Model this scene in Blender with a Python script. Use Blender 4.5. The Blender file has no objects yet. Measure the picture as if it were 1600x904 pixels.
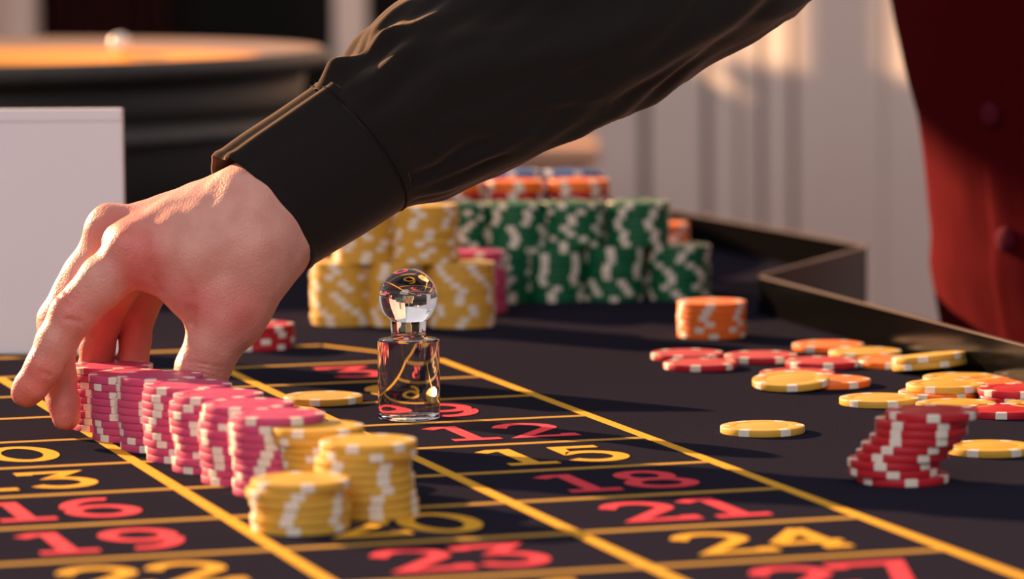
import bpy, bmesh, math, random
import numpy as np
from mathutils import Vector, Matrix, noise

random.seed(7)
scene = bpy.context.scene
COL = scene.collection
PI = math.pi

# ------------------------------------------------------------------ camera
FPX, PITCH, ROLL, H = 6400.0, 0.09316, -0.00848, 0.243
_c, _s = math.cos(PITCH), math.sin(PITCH)
_cr, _sr = math.cos(ROLL), math.sin(ROLL)
FWD = Vector((0, _c, -_s)); UP0 = Vector((0, _s, _c)); R0 = Vector((1, 0, 0))
RIGHT = _cr * R0 + _sr * UP0
UPV = -_sr * R0 + _cr * UP0
CAM = Vector((0, 0, H))
cd = bpy.data.cameras.new('camera'); cam = bpy.data.objects.new('camera', cd); COL.objects.link(cam)
cam.matrix_world = Matrix(((RIGHT.x, UPV.x, -FWD.x, CAM.x), (RIGHT.y, UPV.y, -FWD.y, CAM.y),
                           (RIGHT.z, UPV.z, -FWD.z, CAM.z), (0, 0, 0, 1)))
cd.sensor_width = 36; cd.sensor_fit = 'HORIZONTAL'; cd.lens = FPX / 1600 * 36
cd.clip_start = 0.05; cd.clip_end = 60
cd.dof.use_dof = True; cd.dof.focus_distance = 1.915; cd.dof.aperture_fstop = 8.6
scene.camera = cam

# ------------------------------------------------------------------ world, sun, exposure
scene.view_settings.view_transform = 'Standard'
scene.view_settings.look = 'None'
scene.view_settings.gamma = 1
scene.view_settings.exposure = 0.0
w = bpy.data.worlds.new('world'); scene.world = w; w.use_nodes = True
wb = w.node_tree.nodes['Background']
wb.inputs[0].default_value = (0.80, 0.73, 0.76, 1); wb.inputs[1].default_value = 0.60
sd = bpy.data.lights.new('sun', 'SUN'); sun = bpy.data.objects.new('sun', sd); COL.objects.link(sun)
SUN = Vector((0.707, -0.636, -0.309)).normalized()
sun.rotation_euler = SUN.to_track_quat('-Z', 'Y').to_euler()
sun.location = (-4, 5, 3)
sd.energy = 16.5; sd.color = (1.0, 0.59, 0.31); sd.angle = math.radians(0.6)
ad = bpy.data.lights.new('fill_light', 'AREA'); al = bpy.data.objects.new('fill_light', ad); COL.objects.link(al)  # added soft fill from the camera side, no window stands there
ad.shape = 'RECTANGLE'; ad.size = 2.2; ad.size_y = 1.4; ad.energy = 50; ad.color = (1.0, 0.93, 0.92)
al.location = (-0.9, -1.4, 1.9)
al.rotation_euler = (Vector((0.1, 2.2, 0.05)) - al.location).to_track_quat('-Z', 'Y').to_euler()

# ------------------------------------------------------------------ helpers
def W(px, py, D):
    return CAM + D * (FWD + (px - 800) / FPX * RIGHT - (py - 452) / FPX * UPV)
def G(px, py, z=0.0):
    r = FWD + (px - 800) / FPX * RIGHT - (py - 452) / FPX * UPV
    return CAM + r * ((z - H) / r.z)

def nd(nt, t, **kw):
    n = nt.nodes.new(t)
    for k, v in kw.items(): setattr(n, k, v)
    return n
def mat(name, col, rough=0.5, metal=0.0, spec=0.5, **kw):
    m = bpy.data.materials.new(name); m.use_nodes = True
    nt = m.node_tree; b = nt.nodes['Principled BSDF']
    b.inputs['Base Color'].default_value = (*col, 1); b.inputs['Roughness'].default_value = rough
    b.inputs['Metallic'].default_value = metal; b.inputs['Specular IOR Level'].default_value = spec
    for k, v in kw.items():
        b.inputs[k.replace('_', ' ')].default_value = v
    return m
def bump(m, scale, strength, dist=0.0005, kind='ShaderNodeTexNoise', mult=(1, 1, 1), detail=4, colvar=0.0, col=None):
    nt = m.node_tree; b = nt.nodes['Principled BSDF']
    tc = nd(nt, 'ShaderNodeTexCoord'); mp = nd(nt, 'ShaderNodeMapping'); mp.inputs['Scale'].default_value = mult
    t = nd(nt, kind); t.inputs['Scale'].default_value = scale
    if 'Detail' in t.inputs: t.inputs['Detail'].default_value = detail
    bp = nd(nt, 'ShaderNodeBump'); bp.inputs['Strength'].default_value = strength; bp.inputs['Distance'].default_value = dist
    nt.links.new(tc.outputs['Object'], mp.inputs[0]); nt.links.new(mp.outputs[0], t.inputs['Vector'])
    nt.links.new(t.outputs[0], bp.inputs['Height']); nt.links.new(bp.outputs[0], b.inputs['Normal'])
    if colvar:
        mx = nd(nt, 'ShaderNodeMix', data_type='RGBA')
        c = col or b.inputs['Base Color'].default_value[:3]
        mx.inputs[6].default_value = (*[x * (1 - colvar) for x in c], 1)
        mx.inputs[7].default_value = (*[min(1, x * (1 + colvar)) for x in c], 1)
        nt.links.new(t.outputs[0], mx.inputs[0]); nt.links.new(mx.outputs[2], b.inputs['Base Color'])
    return m

def mesh_obj(name, verts, faces, m=None, parent=None, smooth=False, kind=None):
    me = bpy.data.meshes.new(name); me.from_pydata([tuple(v) for v in verts], [], faces); me.update()
    if m: me.materials.append(m)
    if smooth: me.polygons.foreach_set('use_smooth', [True] * len(me.polygons))
    o = bpy.data.objects.new(name, me); COL.objects.link(o)
    if parent: o.parent = parent
    if kind: o['kind'] = kind
    return o
def fixn(o):
    bm = bmesh.new(); bm.from_mesh(o.data); bmesh.ops.recalc_face_normals(bm, faces=bm.faces); bm.to_mesh(o.data); bm.free()
    return o
def empty(name, loc=(0, 0, 0)):
    o = bpy.data.objects.new(name, None); COL.objects.link(o); o.location = loc; o.empty_display_size = 0.02; return o
def tag(o, label=None, cat=None, group=None):
    if label: o['label'] = label
    if cat: o['category'] = cat
    if group: o['group'] = group
    return o
def prism(name, poly, z0, z1, m, parent=None, bevel=0.0, kind=None):
    n = len(poly)
    v = [(p[0], p[1], z0) for p in poly] + [(p[0], p[1], z1) for p in poly]
    f = [tuple(range(n))[::-1], tuple(range(n, 2 * n))] + [(i, (i + 1) % n, n + (i + 1) % n, n + i) for i in range(n)]
    o = fixn(mesh_obj(name, v, f, m, parent, kind=kind))
    if bevel: bev(o, bevel)
    return o
def bev(o, wd, seg=2):
    b = o.modifiers.new('bevel', 'BEVEL'); b.width = wd; b.segments = seg; b.limit_method = 'ANGLE'; b.angle_limit = math.radians(35)
    return o
def obox(name, c, ux, sx, sy, z0, z1, m, parent=None, bevel=0.0, kind=None):
    """box centred at c (xy), local x axis ux (xy unit), half sizes sx, sy"""
    ux = Vector((ux[0], ux[1])).normalized(); uy = Vector((-ux.y, ux.x)); c = Vector((c[0], c[1]))
    P = [c + ux * a * sx + uy * b * sy for a, b in ((-1, -1), (1, -1), (1, 1), (-1, 1))]
    return prism(name, P, z0, z1, m, parent, bevel, kind)
def lathe(name, prof, seg, m, parent=None, smooth=True, loc=(0, 0, 0), mats=None, kind=None):
    v = []; f = []; rings = []
    for r, z in prof:
        if r < 1e-7: rings.append([len(v)]); v.append((loc[0], loc[1], loc[2] + z))
        else:
            rings.append(list(range(len(v), len(v) + seg)))
            v += [(loc[0] + r * math.cos(2 * PI * k / seg), loc[1] + r * math.sin(2 * PI * k / seg), loc[2] + z) for k in range(seg)]
    for a, b in zip(rings, rings[1:]):
        for k in range(seg):
            k2 = (k + 1) % seg
            if len(a) == 1 and len(b) == 1: continue
            if len(a) == 1: f.append((a[0], b[k], b[k2]))
            elif len(b) == 1: f.append((a[k], b[0], a[k2]))
            else: f.append((a[k], b[k], b[k2], a[k2]))
    o = fixn(mesh_obj(name, v, f, m, parent, smooth, kind))
    return o
def sharp(o, ang=30):
    o.data.set_sharp_from_angle(angle=math.radians(ang)); return o

# ------------------------------------------------------------------ materials
M = {}
M['cloth'] = bump(mat('table_cloth', (0.0195, 0.0185, 0.0300), 1.0, spec=0.0), 1500, 0.9, 0.0006, detail=3, colvar=0.55)
M['lineyel'] = bump(mat('print_yellow', (0.66, 0.35, 0.03), 0.85, spec=0.06), 1800, 0.35, 0.0003, colvar=0.12)
M['linedim'] = bump(mat('print_dull_yellow', (0.42, 0.235, 0.04), 0.85, spec=0.06), 1800, 0.35, 0.0003, colvar=0.15)
M['numred'] = bump(mat('print_red', (0.64, 0.05, 0.075), 0.85, spec=0.06), 1800, 0.35, 0.0003, colvar=0.12)
CH = {'pink': (0.50, 0.058, 0.155), 'yellow': (0.60, 0.345, 0.045), 'red': (0.44, 0.010, 0.022), 'orange': (0.84, 0.165, 0.015),
      'green': (0.0, 0.105, 0.04), 'blue': (0.03, 0.13, 0.36)}
for k, c in CH.items():
    M[k] = bump(mat('clay_' + k, c, 0.48, spec=0.35, Subsurface_Weight=0.0), 900, 0.12, 0.0002, colvar=0.05)
M['insert'] = bump(mat('clay_cream', (0.72, 0.66, 0.57), 0.42, spec=0.4), 900, 0.1, 0.0002, colvar=0.04)
M['white'] = bump(mat('white_card', (0.84, 0.80, 0.82), 0.55), 12, 0.15, 0.002, colvar=0.03)
M['cream'] = bump(mat('cream_paint', (0.78, 0.67, 0.61), 0.6), 6, 0.1, 0.002, colvar=0.03)
M['groove'] = mat('groove_shade', (0.22, 0.16, 0.14), 0.7)  # dark tone stands in for shade in the shallow panel grooves
M['dark'] = bump(mat('black_lacquer', (0.003, 0.0028, 0.0028), 0.14, spec=0.05), 60, 0.01, 0.001)
M['edge'] = mat('rail_edge', (0.075, 0.045, 0.038), 0.45)
M['panel'] = bump(mat('grey_metal_panel', (0.030, 0.026, 0.026), 0.6, metal=0.0), 60, 0.03, 0.001)
M['steel'] = mat('screw_steel', (0.75, 0.72, 0.7), 0.25, metal=1)
M['wheel'] = bump(mat('wheel_shell', (0.017, 0.016, 0.0145), 0.55, spec=0.5), 40, 0.15, 0.001, colvar=0.25)
M['lip'] = bump(mat('wheel_lip', (0.045, 0.045, 0.042), 0.5, spec=0.5), 90, 0.3, 0.001, colvar=0.4)
M['gold'] = bump(mat('gold_wood', (0.95, 0.36, 0.012), 0.35, metal=0.0, spec=0.6), 14, 0.05, 0.001, colvar=0.12)
M['brownwood'] = bump(mat('varnished_wood', (0.30, 0.17, 0.085), 0.3), 9, 0.05, 0.001, colvar=0.2)
M['dwood'] = bump(mat('dark_wood', (0.10, 0.03, 0.012), 0.35), 9, 0.05, 0.001, mult=(1, 8, 1), colvar=0.35)
M['ivory'] = mat('ivory', (0.95, 0.92, 0.85), 0.15, spec=0.8)
M['black'] = mat('dark_wall', (0.006, 0.005, 0.005), 0.8, spec=0.2)
M['curtain'] = mat('red_brown_curtain', (0.045, 0.012, 0.01), 0.9, spec=0.1)
M['tan'] = bump(mat('tan_wood', (0.52, 0.30, 0.20), 0.5), 10, 0.05, 0.001, mult=(1, 6, 1), colvar=0.15)
M['floor'] = bump(mat('floor_boards', (0.10, 0.06, 0.04), 0.5), 4, 0.1, 0.002, mult=(1, 8, 1), colvar=0.3)
M['shirt'] = bump(mat('black_shirt', (0.0135, 0.0125, 0.012), 1.0, spec=0.04, Sheen_Weight=0.42, Sheen_Roughness=0.42, Sheen_Tint=(1, 0.72, 0.55, 1)), 2600, 0.35, 0.0003, detail=2, colvar=0.25)
M['vest'] = bump(mat('wine_velvet', (0.078, 0.0034, 0.0058), 0.95, spec=0.02, Sheen_Weight=0.0, Sheen_Roughness=0.4, Sheen_Tint=(1, 0.3, 0.3, 1)), 900, 0.6, 0.0006, colvar=0.25)
M['trouser'] = mat('black_trousers', (0.012, 0.012, 0.013), 0.9, spec=0.1)
M['thread'] = mat('seam_thread', (0.008, 0.007, 0.007), 0.9, spec=0.1)
g = mat('crystal', (1, 1, 1), 0.0); gb = g.node_tree.nodes['Principled BSDF']
gb.inputs['Transmission Weight'].default_value = 1.0; gb.inputs['IOR'].default_value = 1.5; gb.inputs['Roughness'].default_value = 0.0
M['glass'] = g

# ================================================================== SETTING
FL = -0.9
prism('floor', [(-7, -2.5), (5, -2.5), (5, 7), (-7, 7)], FL - 0.05, FL, M['floor'], kind='structure')
# back wall: dark dado below a high window opening
prism('wall_back', [(-3.1, 6.0), (1.2, 6.0), (1.2, 6.12), (-3.1, 6.12)], FL, 0.52, M['black'], kind='structure')
prism('trim_1', [(-3.1, 5.94), (1.2, 5.94), (1.2, 5.999), (-3.1, 5.999)], 0.5155, 0.54, M['cream'], kind='structure')
def post(name, x0, x1, D, z1, m):
    a = W(x0, 100, D); b = W(x1, 100, D)
    return prism(name, [(a.x, D), (b.x, D), (b.x, D + 0.1), (a.x, D + 0.1)], FL, z1, m, bevel=0.006, kind='structure')
post('trim_2', -60, 52, 5.7, 0.43, M['cream'])
post('trim_3', 522, 572, 5.7, 0.43, M['cream'])
# curtain between posts (pleated)
vs = []; fs = []; n = 90; xa = W(62, 0, 5.85).x; xb = W(262, 0, 5.85).x
for i in range(n + 1):
    x = xa + (xb - xa) * i / n; y = 5.85 + 0.02 * math.sin(i * 0.55) + 0.008 * math.sin(i * 1.7)
    vs += [(x, y, FL + 0.02), (x, y, 0.43)]
for i in range(n): fs.append((2 * i, 2 * i + 2, 2 * i + 3, 2 * i + 1))
cu = mesh_obj('curtain', vs, fs, M['curtain'], smooth=True)
so = cu.modifiers.new('solid', 'SOLIDIFY'); so.thickness = 0.004
tag(cu, 'dark red-brown curtain hanging behind the roulette wheel', 'curtain')

# oblique cream wall with grooves and pilaster on the right
P0 = Vector((W(925, 200, 5.1).x, 5.1)); wd = Vector((0.572, -0.82)).normalized(); wn = Vector((-0.82, -0.572)).normalized()
def wall_t(px):
    # distance along wall where the pixel column px meets it
    r = (px - 800) / FPX
    # P0 + t wd = (r*D', D')  -> x = r*y
    return (r * P0.y * 1.0 - P0.x) / (wd.x - r * wd.y)
def wbox(name, pa, pb, out0, out1, z0, z1, m, parent=None, kind=None, bevel=0.0):
    ta, tb = wall_t(pa), wall_t(pb)
    a = P0 + wd * ta; b = P0 + wd * tb
    return prism(name, [a + wn * out0, b + wn * out0, b + wn * out1, a + wn * out1], z0, z1, m, parent, bevel, kind)
wr = wbox('wall_right', 925, 2600, -0.12, 0.0, FL, 1.6, M['cream'], kind='structure')
for i, (a, b, o1, m) in enumerate(((925, 1003, 0.004, 'cream'), (1020, 1102, 0.003, 'cream'), (1116, 1156, 0.003, 'cream'),
                                   (1164, 1188, 0.0035, 'cream'), (1200, 1238, 0.003, 'cream'))):
    wbox('panel', a, b, 0.0005, o1, FL + 0.12, 1.5, M[m], wr, bevel=0.001)
for a, b in ((1004, 1019), (1103, 1115), (1157, 1163), (1189, 1199), (1239, 1249)):
    wbox('groove', a, b, 0.0002, 0.0012, FL + 0.12, 1.5, M['groove'], wr)
wbox('pilaster', 1252, 1384, 0.0005, 0.006, FL, 1.6, M['cream'], wr, bevel=0.002)
wbox('panel', 1392, 1900, 0.0005, 0.005, FL + 0.12, 1.5, M['cream'], wr, bevel=0.004)

sb = prism('blocker_sideboard', [(-0.92, 5.925), (-0.705, 5.61), (-0.945, 5.44), (-1.166, 5.75)], FL + 0.0, 0.548, M['cream'], bevel=0.006)  # added out of view to keep the sun off the lower cream wall
prism('blocker_sideboard_top', [(-0.91, 5.93), (-0.70, 5.60), (-0.95, 5.43), (-1.176, 5.755)], 0.5485, 0.566, M['tan'], sb, bevel=0.003)
tag(sb, 'added cream box out of view, keeping sun off the lower cream wall', 'blocker_sideboard')
cn = lathe('blocker_candle', [(0, 0), (0.0178, 0), (0.0178, 0.545), (0.014, 0.55), (0, 0.548)], 40, M['cream'])  # added out of view, its shadow keeps the pilaster unlit
cn.location = (-0.90, 5.841, 0.5665)
wk = lathe('wick', [(0, 0.5485), (0.001, 0.5485), (0.001, 0.56), (0, 0.56)], 8, M['black'], cn)
tag(cn, 'added cream rod out of view, keeping sun off the pilaster', 'blocker_candle')
# added sun blocker out of view, its cone throws the shadow on the waistcoat
lp = (-1.88, 4.37)
fl_ = empty('blocker_floor_lamp', (lp[0], lp[1], FL))
lathe('base', [(0, 0), (0.15, 0), (0.15, 0.015), (0.02, 0.03), (0, 0.03)], 48, M['dark'], fl_)
lathe('pole', [(0, 0.0301), (0.012, 0.0301), (0.012, 2.04), (0, 2.04)], 20, M['dark'], fl_)
lathe('blocker_lamp_shade', [(0.24, 1.99), (0.15, 2.36), (0.148, 2.36), (0.238, 1.99), (0.24, 1.99)], 64, M['tan'], fl_)
tag(fl_, 'added sun blocker out of view, a wide tan cone on a pole', 'blocker_lamp')
# tan cabinet behind the table
a = W(690, 230, 4.4); b = W(924, 230, 4.4)
cb = prism('wooden_cabinet', [(a.x, 4.4), (b.x, 4.4), (b.x, 4.75), (a.x, 4.75)], FL, a.z - 0.02, M['tan'], bevel=0.004)
prism('cabinet_top', [(a.x - 0.01, 4.38), (b.x + 0.01, 4.38), (b.x + 0.01, 4.76), (a.x - 0.01, 4.76)], a.z - 0.0195, a.z, M['tan'], cb, bevel=0.003)
tag(cb, 'low tan wooden cabinet beyond the table, behind the green chip stacks', 'cabinet')

# ================================================================== TABLE
A0 = G(1180, 488); A1 = G(1600, 608)
rd = (A1 - A0).normalized()
Anear = A1 + rd * 1.1
RZ = 0.0215
B0 = G(1352, 386, RZ); B1 = G(1050, 330, RZ)
bd = (B1 - B0).normalized()
Bfar = B1 + bd * 0.75
table = empty('roulette_table', (0, 2.0, FL))
def tloc(o):
    o.parent = table; o.location = (0, -2.0, -FL); return o
top_poly = [(-1.3, 0.75), (Anear.x, Anear.y), (A0.x, A0.y), (B0.x, B0.y), (Bfar.x, Bfar.y), (-1.3, Bfar.y)]
tt = tloc(prism('tabletop', top_poly, -0.05, 0.0, M['cloth']))
tag(table, 'black cloth covered roulette table with printed betting layout and black rail', 'table')
tloc(prism('apron', [(-1.25, 0.85), (Anear.x - 0.06, Anear.y + 0.08), (A0.x - 0.06, A0.y), (B0.x - 0.06, B0.y), (Bfar.x - 0.06, Bfar.y - 0.05), (-1.25, Bfar.y - 0.05)], -0.20, -0.0505, M['dark']))
for x, y in ((-1.15, 0.95), (0.22, 1.1), (-1.15, 3.4), (-0.2, 3.4)):
    tloc(lathe('leg', [(0, FL), (0.045, FL), (0.045, FL + 0.04), (0.03, FL + 0.06), (0.04, -0.3), (0.05, -0.201), (0, -0.201)], 24, M['dwood'], loc=(x, y, 0)))

def strip_wall(name, pts, z0, z1, th, m, side=1):
    """thin vertical sheet following pts (xy)"""
    n = len(pts); L = []; R = []
    for i, p in enumerate(pts):
        p = Vector(p[:2])
        d = Vector((0, 0))
        if i > 0: d += (p - Vector(pts[i - 1][:2])).normalized()
        if i < n - 1: d += (Vector(pts[i + 1][:2]) - p).normalized()
        d.normalize(); nn = Vector((-d.y, d.x)) * side
        L.append(p); R.append(p + nn * th)
    o = prism(name, L + R[::-1], z0, z1, m)
    return o
# near rail: side towards the cloth is left of A0->A1 ... thickness goes outwards (+x)
def roundc(a, c, b, r, n=6):
    a, b, c = Vector(a[:2]), Vector(b[:2]), Vector(c[:2])
    u = (a - c).normalized(); v = (b - c).normalized()
    out = []
    for i in range(n + 1):
        t = i / n
        out.append(c + u * r * (1 - t) ** 2 + v * r * t ** 2)
    return out
near = strip_wall('rail', [A0 + rd * 0.010, Anear], -0.02, RZ, 0.0025, M['dark'], 1); tloc(near); tag(near, 'glossy black rail nearest the croupier')
jd = (B0 - A0).normalized()
corner = strip_wall('rail_corner', [A0 + jd * 0.012] + roundc(A0 + jd, A0, A0 + rd, 0.010) + [A0 + rd * 0.012], -0.02, RZ, 0.0025, M['dark'], 1); tloc(corner)
jog = strip_wall('rail', [B0 - jd * 0.008, A0 + jd * 0.012], -0.045, RZ, 0.0025, M['panel'], 1); tloc(jog); tag(jog, 'short grey rail panel with a steel screw')
corner2 = strip_wall('rail_corner', [B0 + bd * 0.008] + roundc(B0 + bd, B0, A0, 0.008) + [B0 - jd * 0.008], -0.045, RZ, 0.0025, M['panel'], 1); tloc(corner2)
far = strip_wall('rail', [Bfar, B0 + bd * 0.008], -0.02, RZ, 0.0025, M['dark'], 1); tloc(far); tag(far, 'far black rail beside the green stacks')
# brown capping along the rail tops
for pts in ([A0 + rd * 0.008, Anear], [B0, A0 + jd * 0.004], [Bfar, B0]):
    tloc(strip_wall('rail_cap', pts, RZ + 0.0001, RZ + 0.0008, 0.0028, M['edge'], 1))
scp = W(1362, 470, 2.655)
sc = lathe('screw', [(0, 0), (0.0045, 0), (0.0042, 0.0012), (0.0025, 0.0022), (0, 0.0024)], 20, M['steel'])
nn = Vector((jd.y, -jd.x, 0)).normalized()
if nn.y > 0: nn = -nn
# place on the outer face of the grey panel
pp = B0 - jd * 0.007; fc = pp + nn * 0.0030
sc.rotation_euler = nn.to_track_quat('Z', 'Y').to_euler(); sc.parent = table
sc.location = Vector((fc.x, fc.y, -0.018)) - Vector((0, 2.0, FL))

# printed layout
OX, OY, ANG, PU, PV = 0.15127 * H, 8.01926 * H, 0.29618, 0.35944 * H, 0.49239 * H
DU = Vector((math.sin(ANG), -math.cos(ANG), 0)); DV = Vector((-math.cos(ANG), -math.sin(ANG), 0))
def grid(u, v, z=0.0): return Vector((OX, OY, z)) + DU * PU * u + DV * PV * v
def seg(name, p, q, wd_, z, m):
    d = (q - p).normalized(); n_ = Vector((-d.y, d.x, 0)) * wd_ / 2
    v = [p + n_, p - n_, q - n_, q + n_]
    return prism(name, [(a.x, a.y) for a in v], 0.00003, z, m)
for v in range(0, 4):
    tloc(seg('layout_line', grid(-3 if v < 3 else -3, v), grid(7.5, v), 0.0056, 0.00022, M['lineyel']))
for u in range(-3, 8):
    tloc(seg('layout_line', grid(u, 0), grid(u, 3), 0.0062, 0.00018, M['linedim']))
tloc(seg('layout_line', grid(-4.05, 0.35), grid(-4.05, 3), 0.008, 0.00018, M['linedim']))
tloc(seg('layout_line', grid(-3, 0), grid(-4.05, 0.35), 0.005, 0.00018, M['lineyel']))

def arc(cx, cy, rx, ry, a0, a1, n=22):
    return [(cx + rx * math.cos(math.radians(a0 + (a1 - a0) * i / n)), cy + ry * math.sin(math.radians(a0 + (a1 - a0) * i / n))) for i in range(n + 1)]
GL = {
 '0': [arc(.5, .5, .44, .46, 0, 360, 40)],
 '1': [[(.10, .86), (.30, .96), (.52, .96), (.52, .04)], [(.12, .04), (.92, .04)]],
 '2': [[(.06, .72)] + arc(.5, .71, .40, .25, 170, -20) + [(.10, .05), (.10, .05), (.94, .05), (.94, .18)]],
 '3': [[(.10, .84), (.10, .96), (.84, .96), (.42, .60)] + arc(.46, .32, .44, .28, 85, -150)],
 '4': [[(.72, .04), (.72, .97)], [(.74, .96), (.06, .32)], [(.04, .30), (.96, .30)], [(.52, .04), (.92, .04)]],
 '5': [[(.86, .95), (.20, .95)] + arc(.46, .33, .44, .29, 130, -150)],
 '6': [arc(.5, .31, .42, .27, 0, 360, 30), arc(.62, .50, .54, .46, 180, 75)],
 '7': [[(.08, .80), (.08, .95), (.92, .95), (.42, .04)]],
 '8': [arc(.5, .73, .34, .23, 0, 360, 30), arc(.5, .27, .43, .24, 0, 360, 30)],
 '9': [arc(.5, .69, .42, .27, 0, 360, 30), arc(.38, .50, .54, .46, 0, -105)],
}
def ribbon(pts, w_):
    pts = [Vector(p) for p in pts]
    q = [pts[0]]
    for p in pts[1:]:
        if (p - q[-1]).length > 1e-5: q.append(p)
    closed = (q[0] - q[-1]).length < 1e-4
    if closed: q = q[:-1]
    n_ = len(q); L = []; R = []
    for i in range(n_):
        a = q[i - 1] if (i > 0 or closed) else None; b = q[(i + 1) % n_] if (i < n_ - 1 or closed) else None
        d1 = (q[i] - a).normalized() if a is not None else None
        d2 = (b - q[i]).normalized() if b is not None else None
        if d1 is None: d1 = d2
        if d2 is None: d2 = d1
        n1 = Vector((-d1.y, d1.x)); n2 = Vector((-d2.y, d2.x)); mm = n1 + n2
        if mm.length < 1e-3: mm = n1
        mm.normalize(); k = min(1.8, 1 / max(0.3, mm.dot(n1)))
        L.append(q[i] + mm * w_ / 2 * k); R.append(q[i] - mm * w_ / 2 * k)
    F = [(i, (i + 1) % n_) for i in range(n_ if closed else n_ - 1)]
    return L, R, F
DW, DH, SW = 0.0335, 0.057, 0.0072
def number(txt, u, v, m):
    c = grid(u + 0.5, v + 0.5)
    V = []; Fc = []
    adv = DW * 1.0; x0 = -adv * len(txt) / 2
    for ci, ch in enumerate(txt):
        for si, st in enumerate(GL[ch]):
            pts = [(x0 + ci * adv + (0.07 + 0.86 * p[0]) * DW, (p[1] - 0.5) * (DH - SW)) for p in st]
            L, R, F = ribbon(pts, SW)
            b = len(V)
            for l, r in zip(L, R):
                for q in (l, r):
                    P = c - DV * q.x - DU * q.y; V.append((P.x, P.y, 0.00026 + 0.00005 * si))
            for i, j in F: Fc.append((b + 2 * i, b + 2 * i + 1, b + 2 * j + 1, b + 2 * j))
    o = fixn(mesh_obj('printed_number', V, Fc, m))
    so = None
    return tloc(o)
REDS = {1, 3, 5, 7, 9, 12, 14, 16, 18, 19, 21, 23, 25, 27, 30, 32, 34, 36}
for r in range(0, 10):
    for c in range(3):
        nmb = 3 * r + 1 + c
        o = number(str(nmb), r - 3, 2 - c, M['numred'] if nmb in REDS else M['lineyel'])
        tag(o, ('red' if nmb in REDS else 'yellow') + ' printed number %d' % nmb)
o = number('0', -4.0, 1.0, M['numred'])

# ================================================================== CHIPS
CR, CT, CP = 0.0195, 0.0033, 0.00336
prof = [(0, 0), (0.0120, 0), (0.0123, 0.00010), (0.0126, 0), (0.0190, 0), (0.01938, 0.00012), (CR, 0.0004), (CR, CT - 0.0004), (0.01938, CT - 0.00012), (0.0190, CT),
        (0.0131, CT), (0.0128, CT - 0.00010), (0.0122, CT - 0.00010), (0.0119, CT - 0.00005), (0.0, CT - 0.00005)]
def chip_body_mesh(col):
    o = lathe('poker_chip', prof, 48, M[col]); sharp(o, 40)
    me = o.data; bpy.data.objects.remove(o); return me
def insert_mesh(k, n=6, half=8.0, e=0.00003):
    """wrapped edge insert k of six"""
    V = []; F = []
    pr = [(0.0154, CT + e * 0.6), (0.0190, CT + e), (0.01938 + e, CT - 0.0001), (CR + e, CT - 0.0004), (CR + e, 0.0004), (0.01938 + e, 0.0001), (0.0190, 0.0 + 0.0), (0.0154, 0.0)]
    m_ = 5
    for i in range(m_ + 1):
        a = math.radians(60 * k - half + 2 * half * i / m_)
        for r, z in pr: V.append((r * math.cos(a), r * math.sin(a), z))
    q = len(pr)
    for i in range(m_):
        for j in range(q): F.append((i * q + j, (i + 1) * q + j, (i + 1) * q + (j + 1) % q, i * q + (j + 1) % q))
    F.append(tuple(range(q))); F.append(tuple(m_ * q + j for j in range(q))[::-1])
    o = fixn(mesh_obj('edge_insert', V, F, M['insert'])); me = o.data; bpy.data.objects.remove(o); return me
BODY = {c: chip_body_mesh(c) for c in CH}
# whole chip with the inserts in one mesh, for chips too far away to show their parts
INS = [insert_mesh(k) for k in range(6)]
def far_mesh(col):
    bm = bmesh.new(); bm.from_mesh(BODY[col])
    nb = len(bm.faces)
    for me in INS: bm.from_mesh(me)
    bm.faces.ensure_lookup_table()
    for f in bm.faces[nb:]: f.material_index = 1
    me = bpy.data.meshes.new('poker_chip'); bm.to_mesh(me); bm.free()
    me.materials.append(M[col]); me.materials.append(M['insert']); return me
FARM = {c: far_mesh(c) for c in CH}
CHIPS = []
def chip(col, x, y, z, label, group=None, parts=True, tilt=None, rz=None):
    if len(label.split()) > 15: print('LONG', label)
    o = bpy.data.objects.new('poker_chip', BODY[col] if parts else FARM[col]); COL.objects.link(o)
    rz = random.random() * 2 * PI if rz is None else rz
    m = Matrix.Rotation(rz, 4, 'Z')
    if tilt: m = Matrix.Rotation(tilt[1], 4, Vector(tilt[0])) @ m
    o.rotation_euler = m.to_euler(); o.location = (x, y, z)
    tag(o, label, 'poker chip', group)
    if parts:
        for k in range(6):
            c = bpy.data.objects.new('edge_insert', INS[k]); COL.objects.link(c); c.parent = o
    return o
ORD = ['bottom', 'second', 'third', 'fourth', 'fifth', 'sixth', 'seventh', 'eighth', 'ninth', 'tenth', 'eleventh', 'twelfth', 'thirteenth', 'fourteenth', 'fifteenth',
       'sixteenth', 'seventeenth', 'eighteenth', 'nineteenth', 'twentieth'] + ['twenty-' + q for q in ('first', 'second', 'third', 'fourth', 'fifth', 'sixth', 'seventh', 'eighth')]
HID = []
HK = []
def hid_key(x, y):
    for i, (a, b) in enumerate(HK):
        if abs(x - a) + abs(y - b) < 0.006: return i
    HK.append((x, y)); return len(HK) - 1
def stack(col, x, y, n, desc, group, jit=0.0006, z0=0.0, parts=True, offs=None, cols=None, hide=0):
    ph = random.random() * 6
    ang_ = random.random() * 2 * PI
    for i in range(n):
        ang_ += math.radians(random.choice((random.gauss(0, 7), random.gauss(4, 14), random.uniform(-30, 30), random.uniform(-30, 30))))
        c = cols[i] if cols else col
        ox, oy = (offs[i] if offs else (0, 0))
        if i < hide:
            HID.append((c, x + random.uniform(-jit, jit), y + random.uniform(-jit, jit), z0 + i * CP)); continue
        pos = 'topmost' if i == n - 1 else ('bottom' if i == 0 else ORD[i] + ' up')
        chip(c, x + ox + random.uniform(-jit, jit), y + oy + random.uniform(-jit, jit), z0 + i * CP,
             '%s chip, %s of %s' % (c, pos, desc), group, parts, None, ang_)

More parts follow.
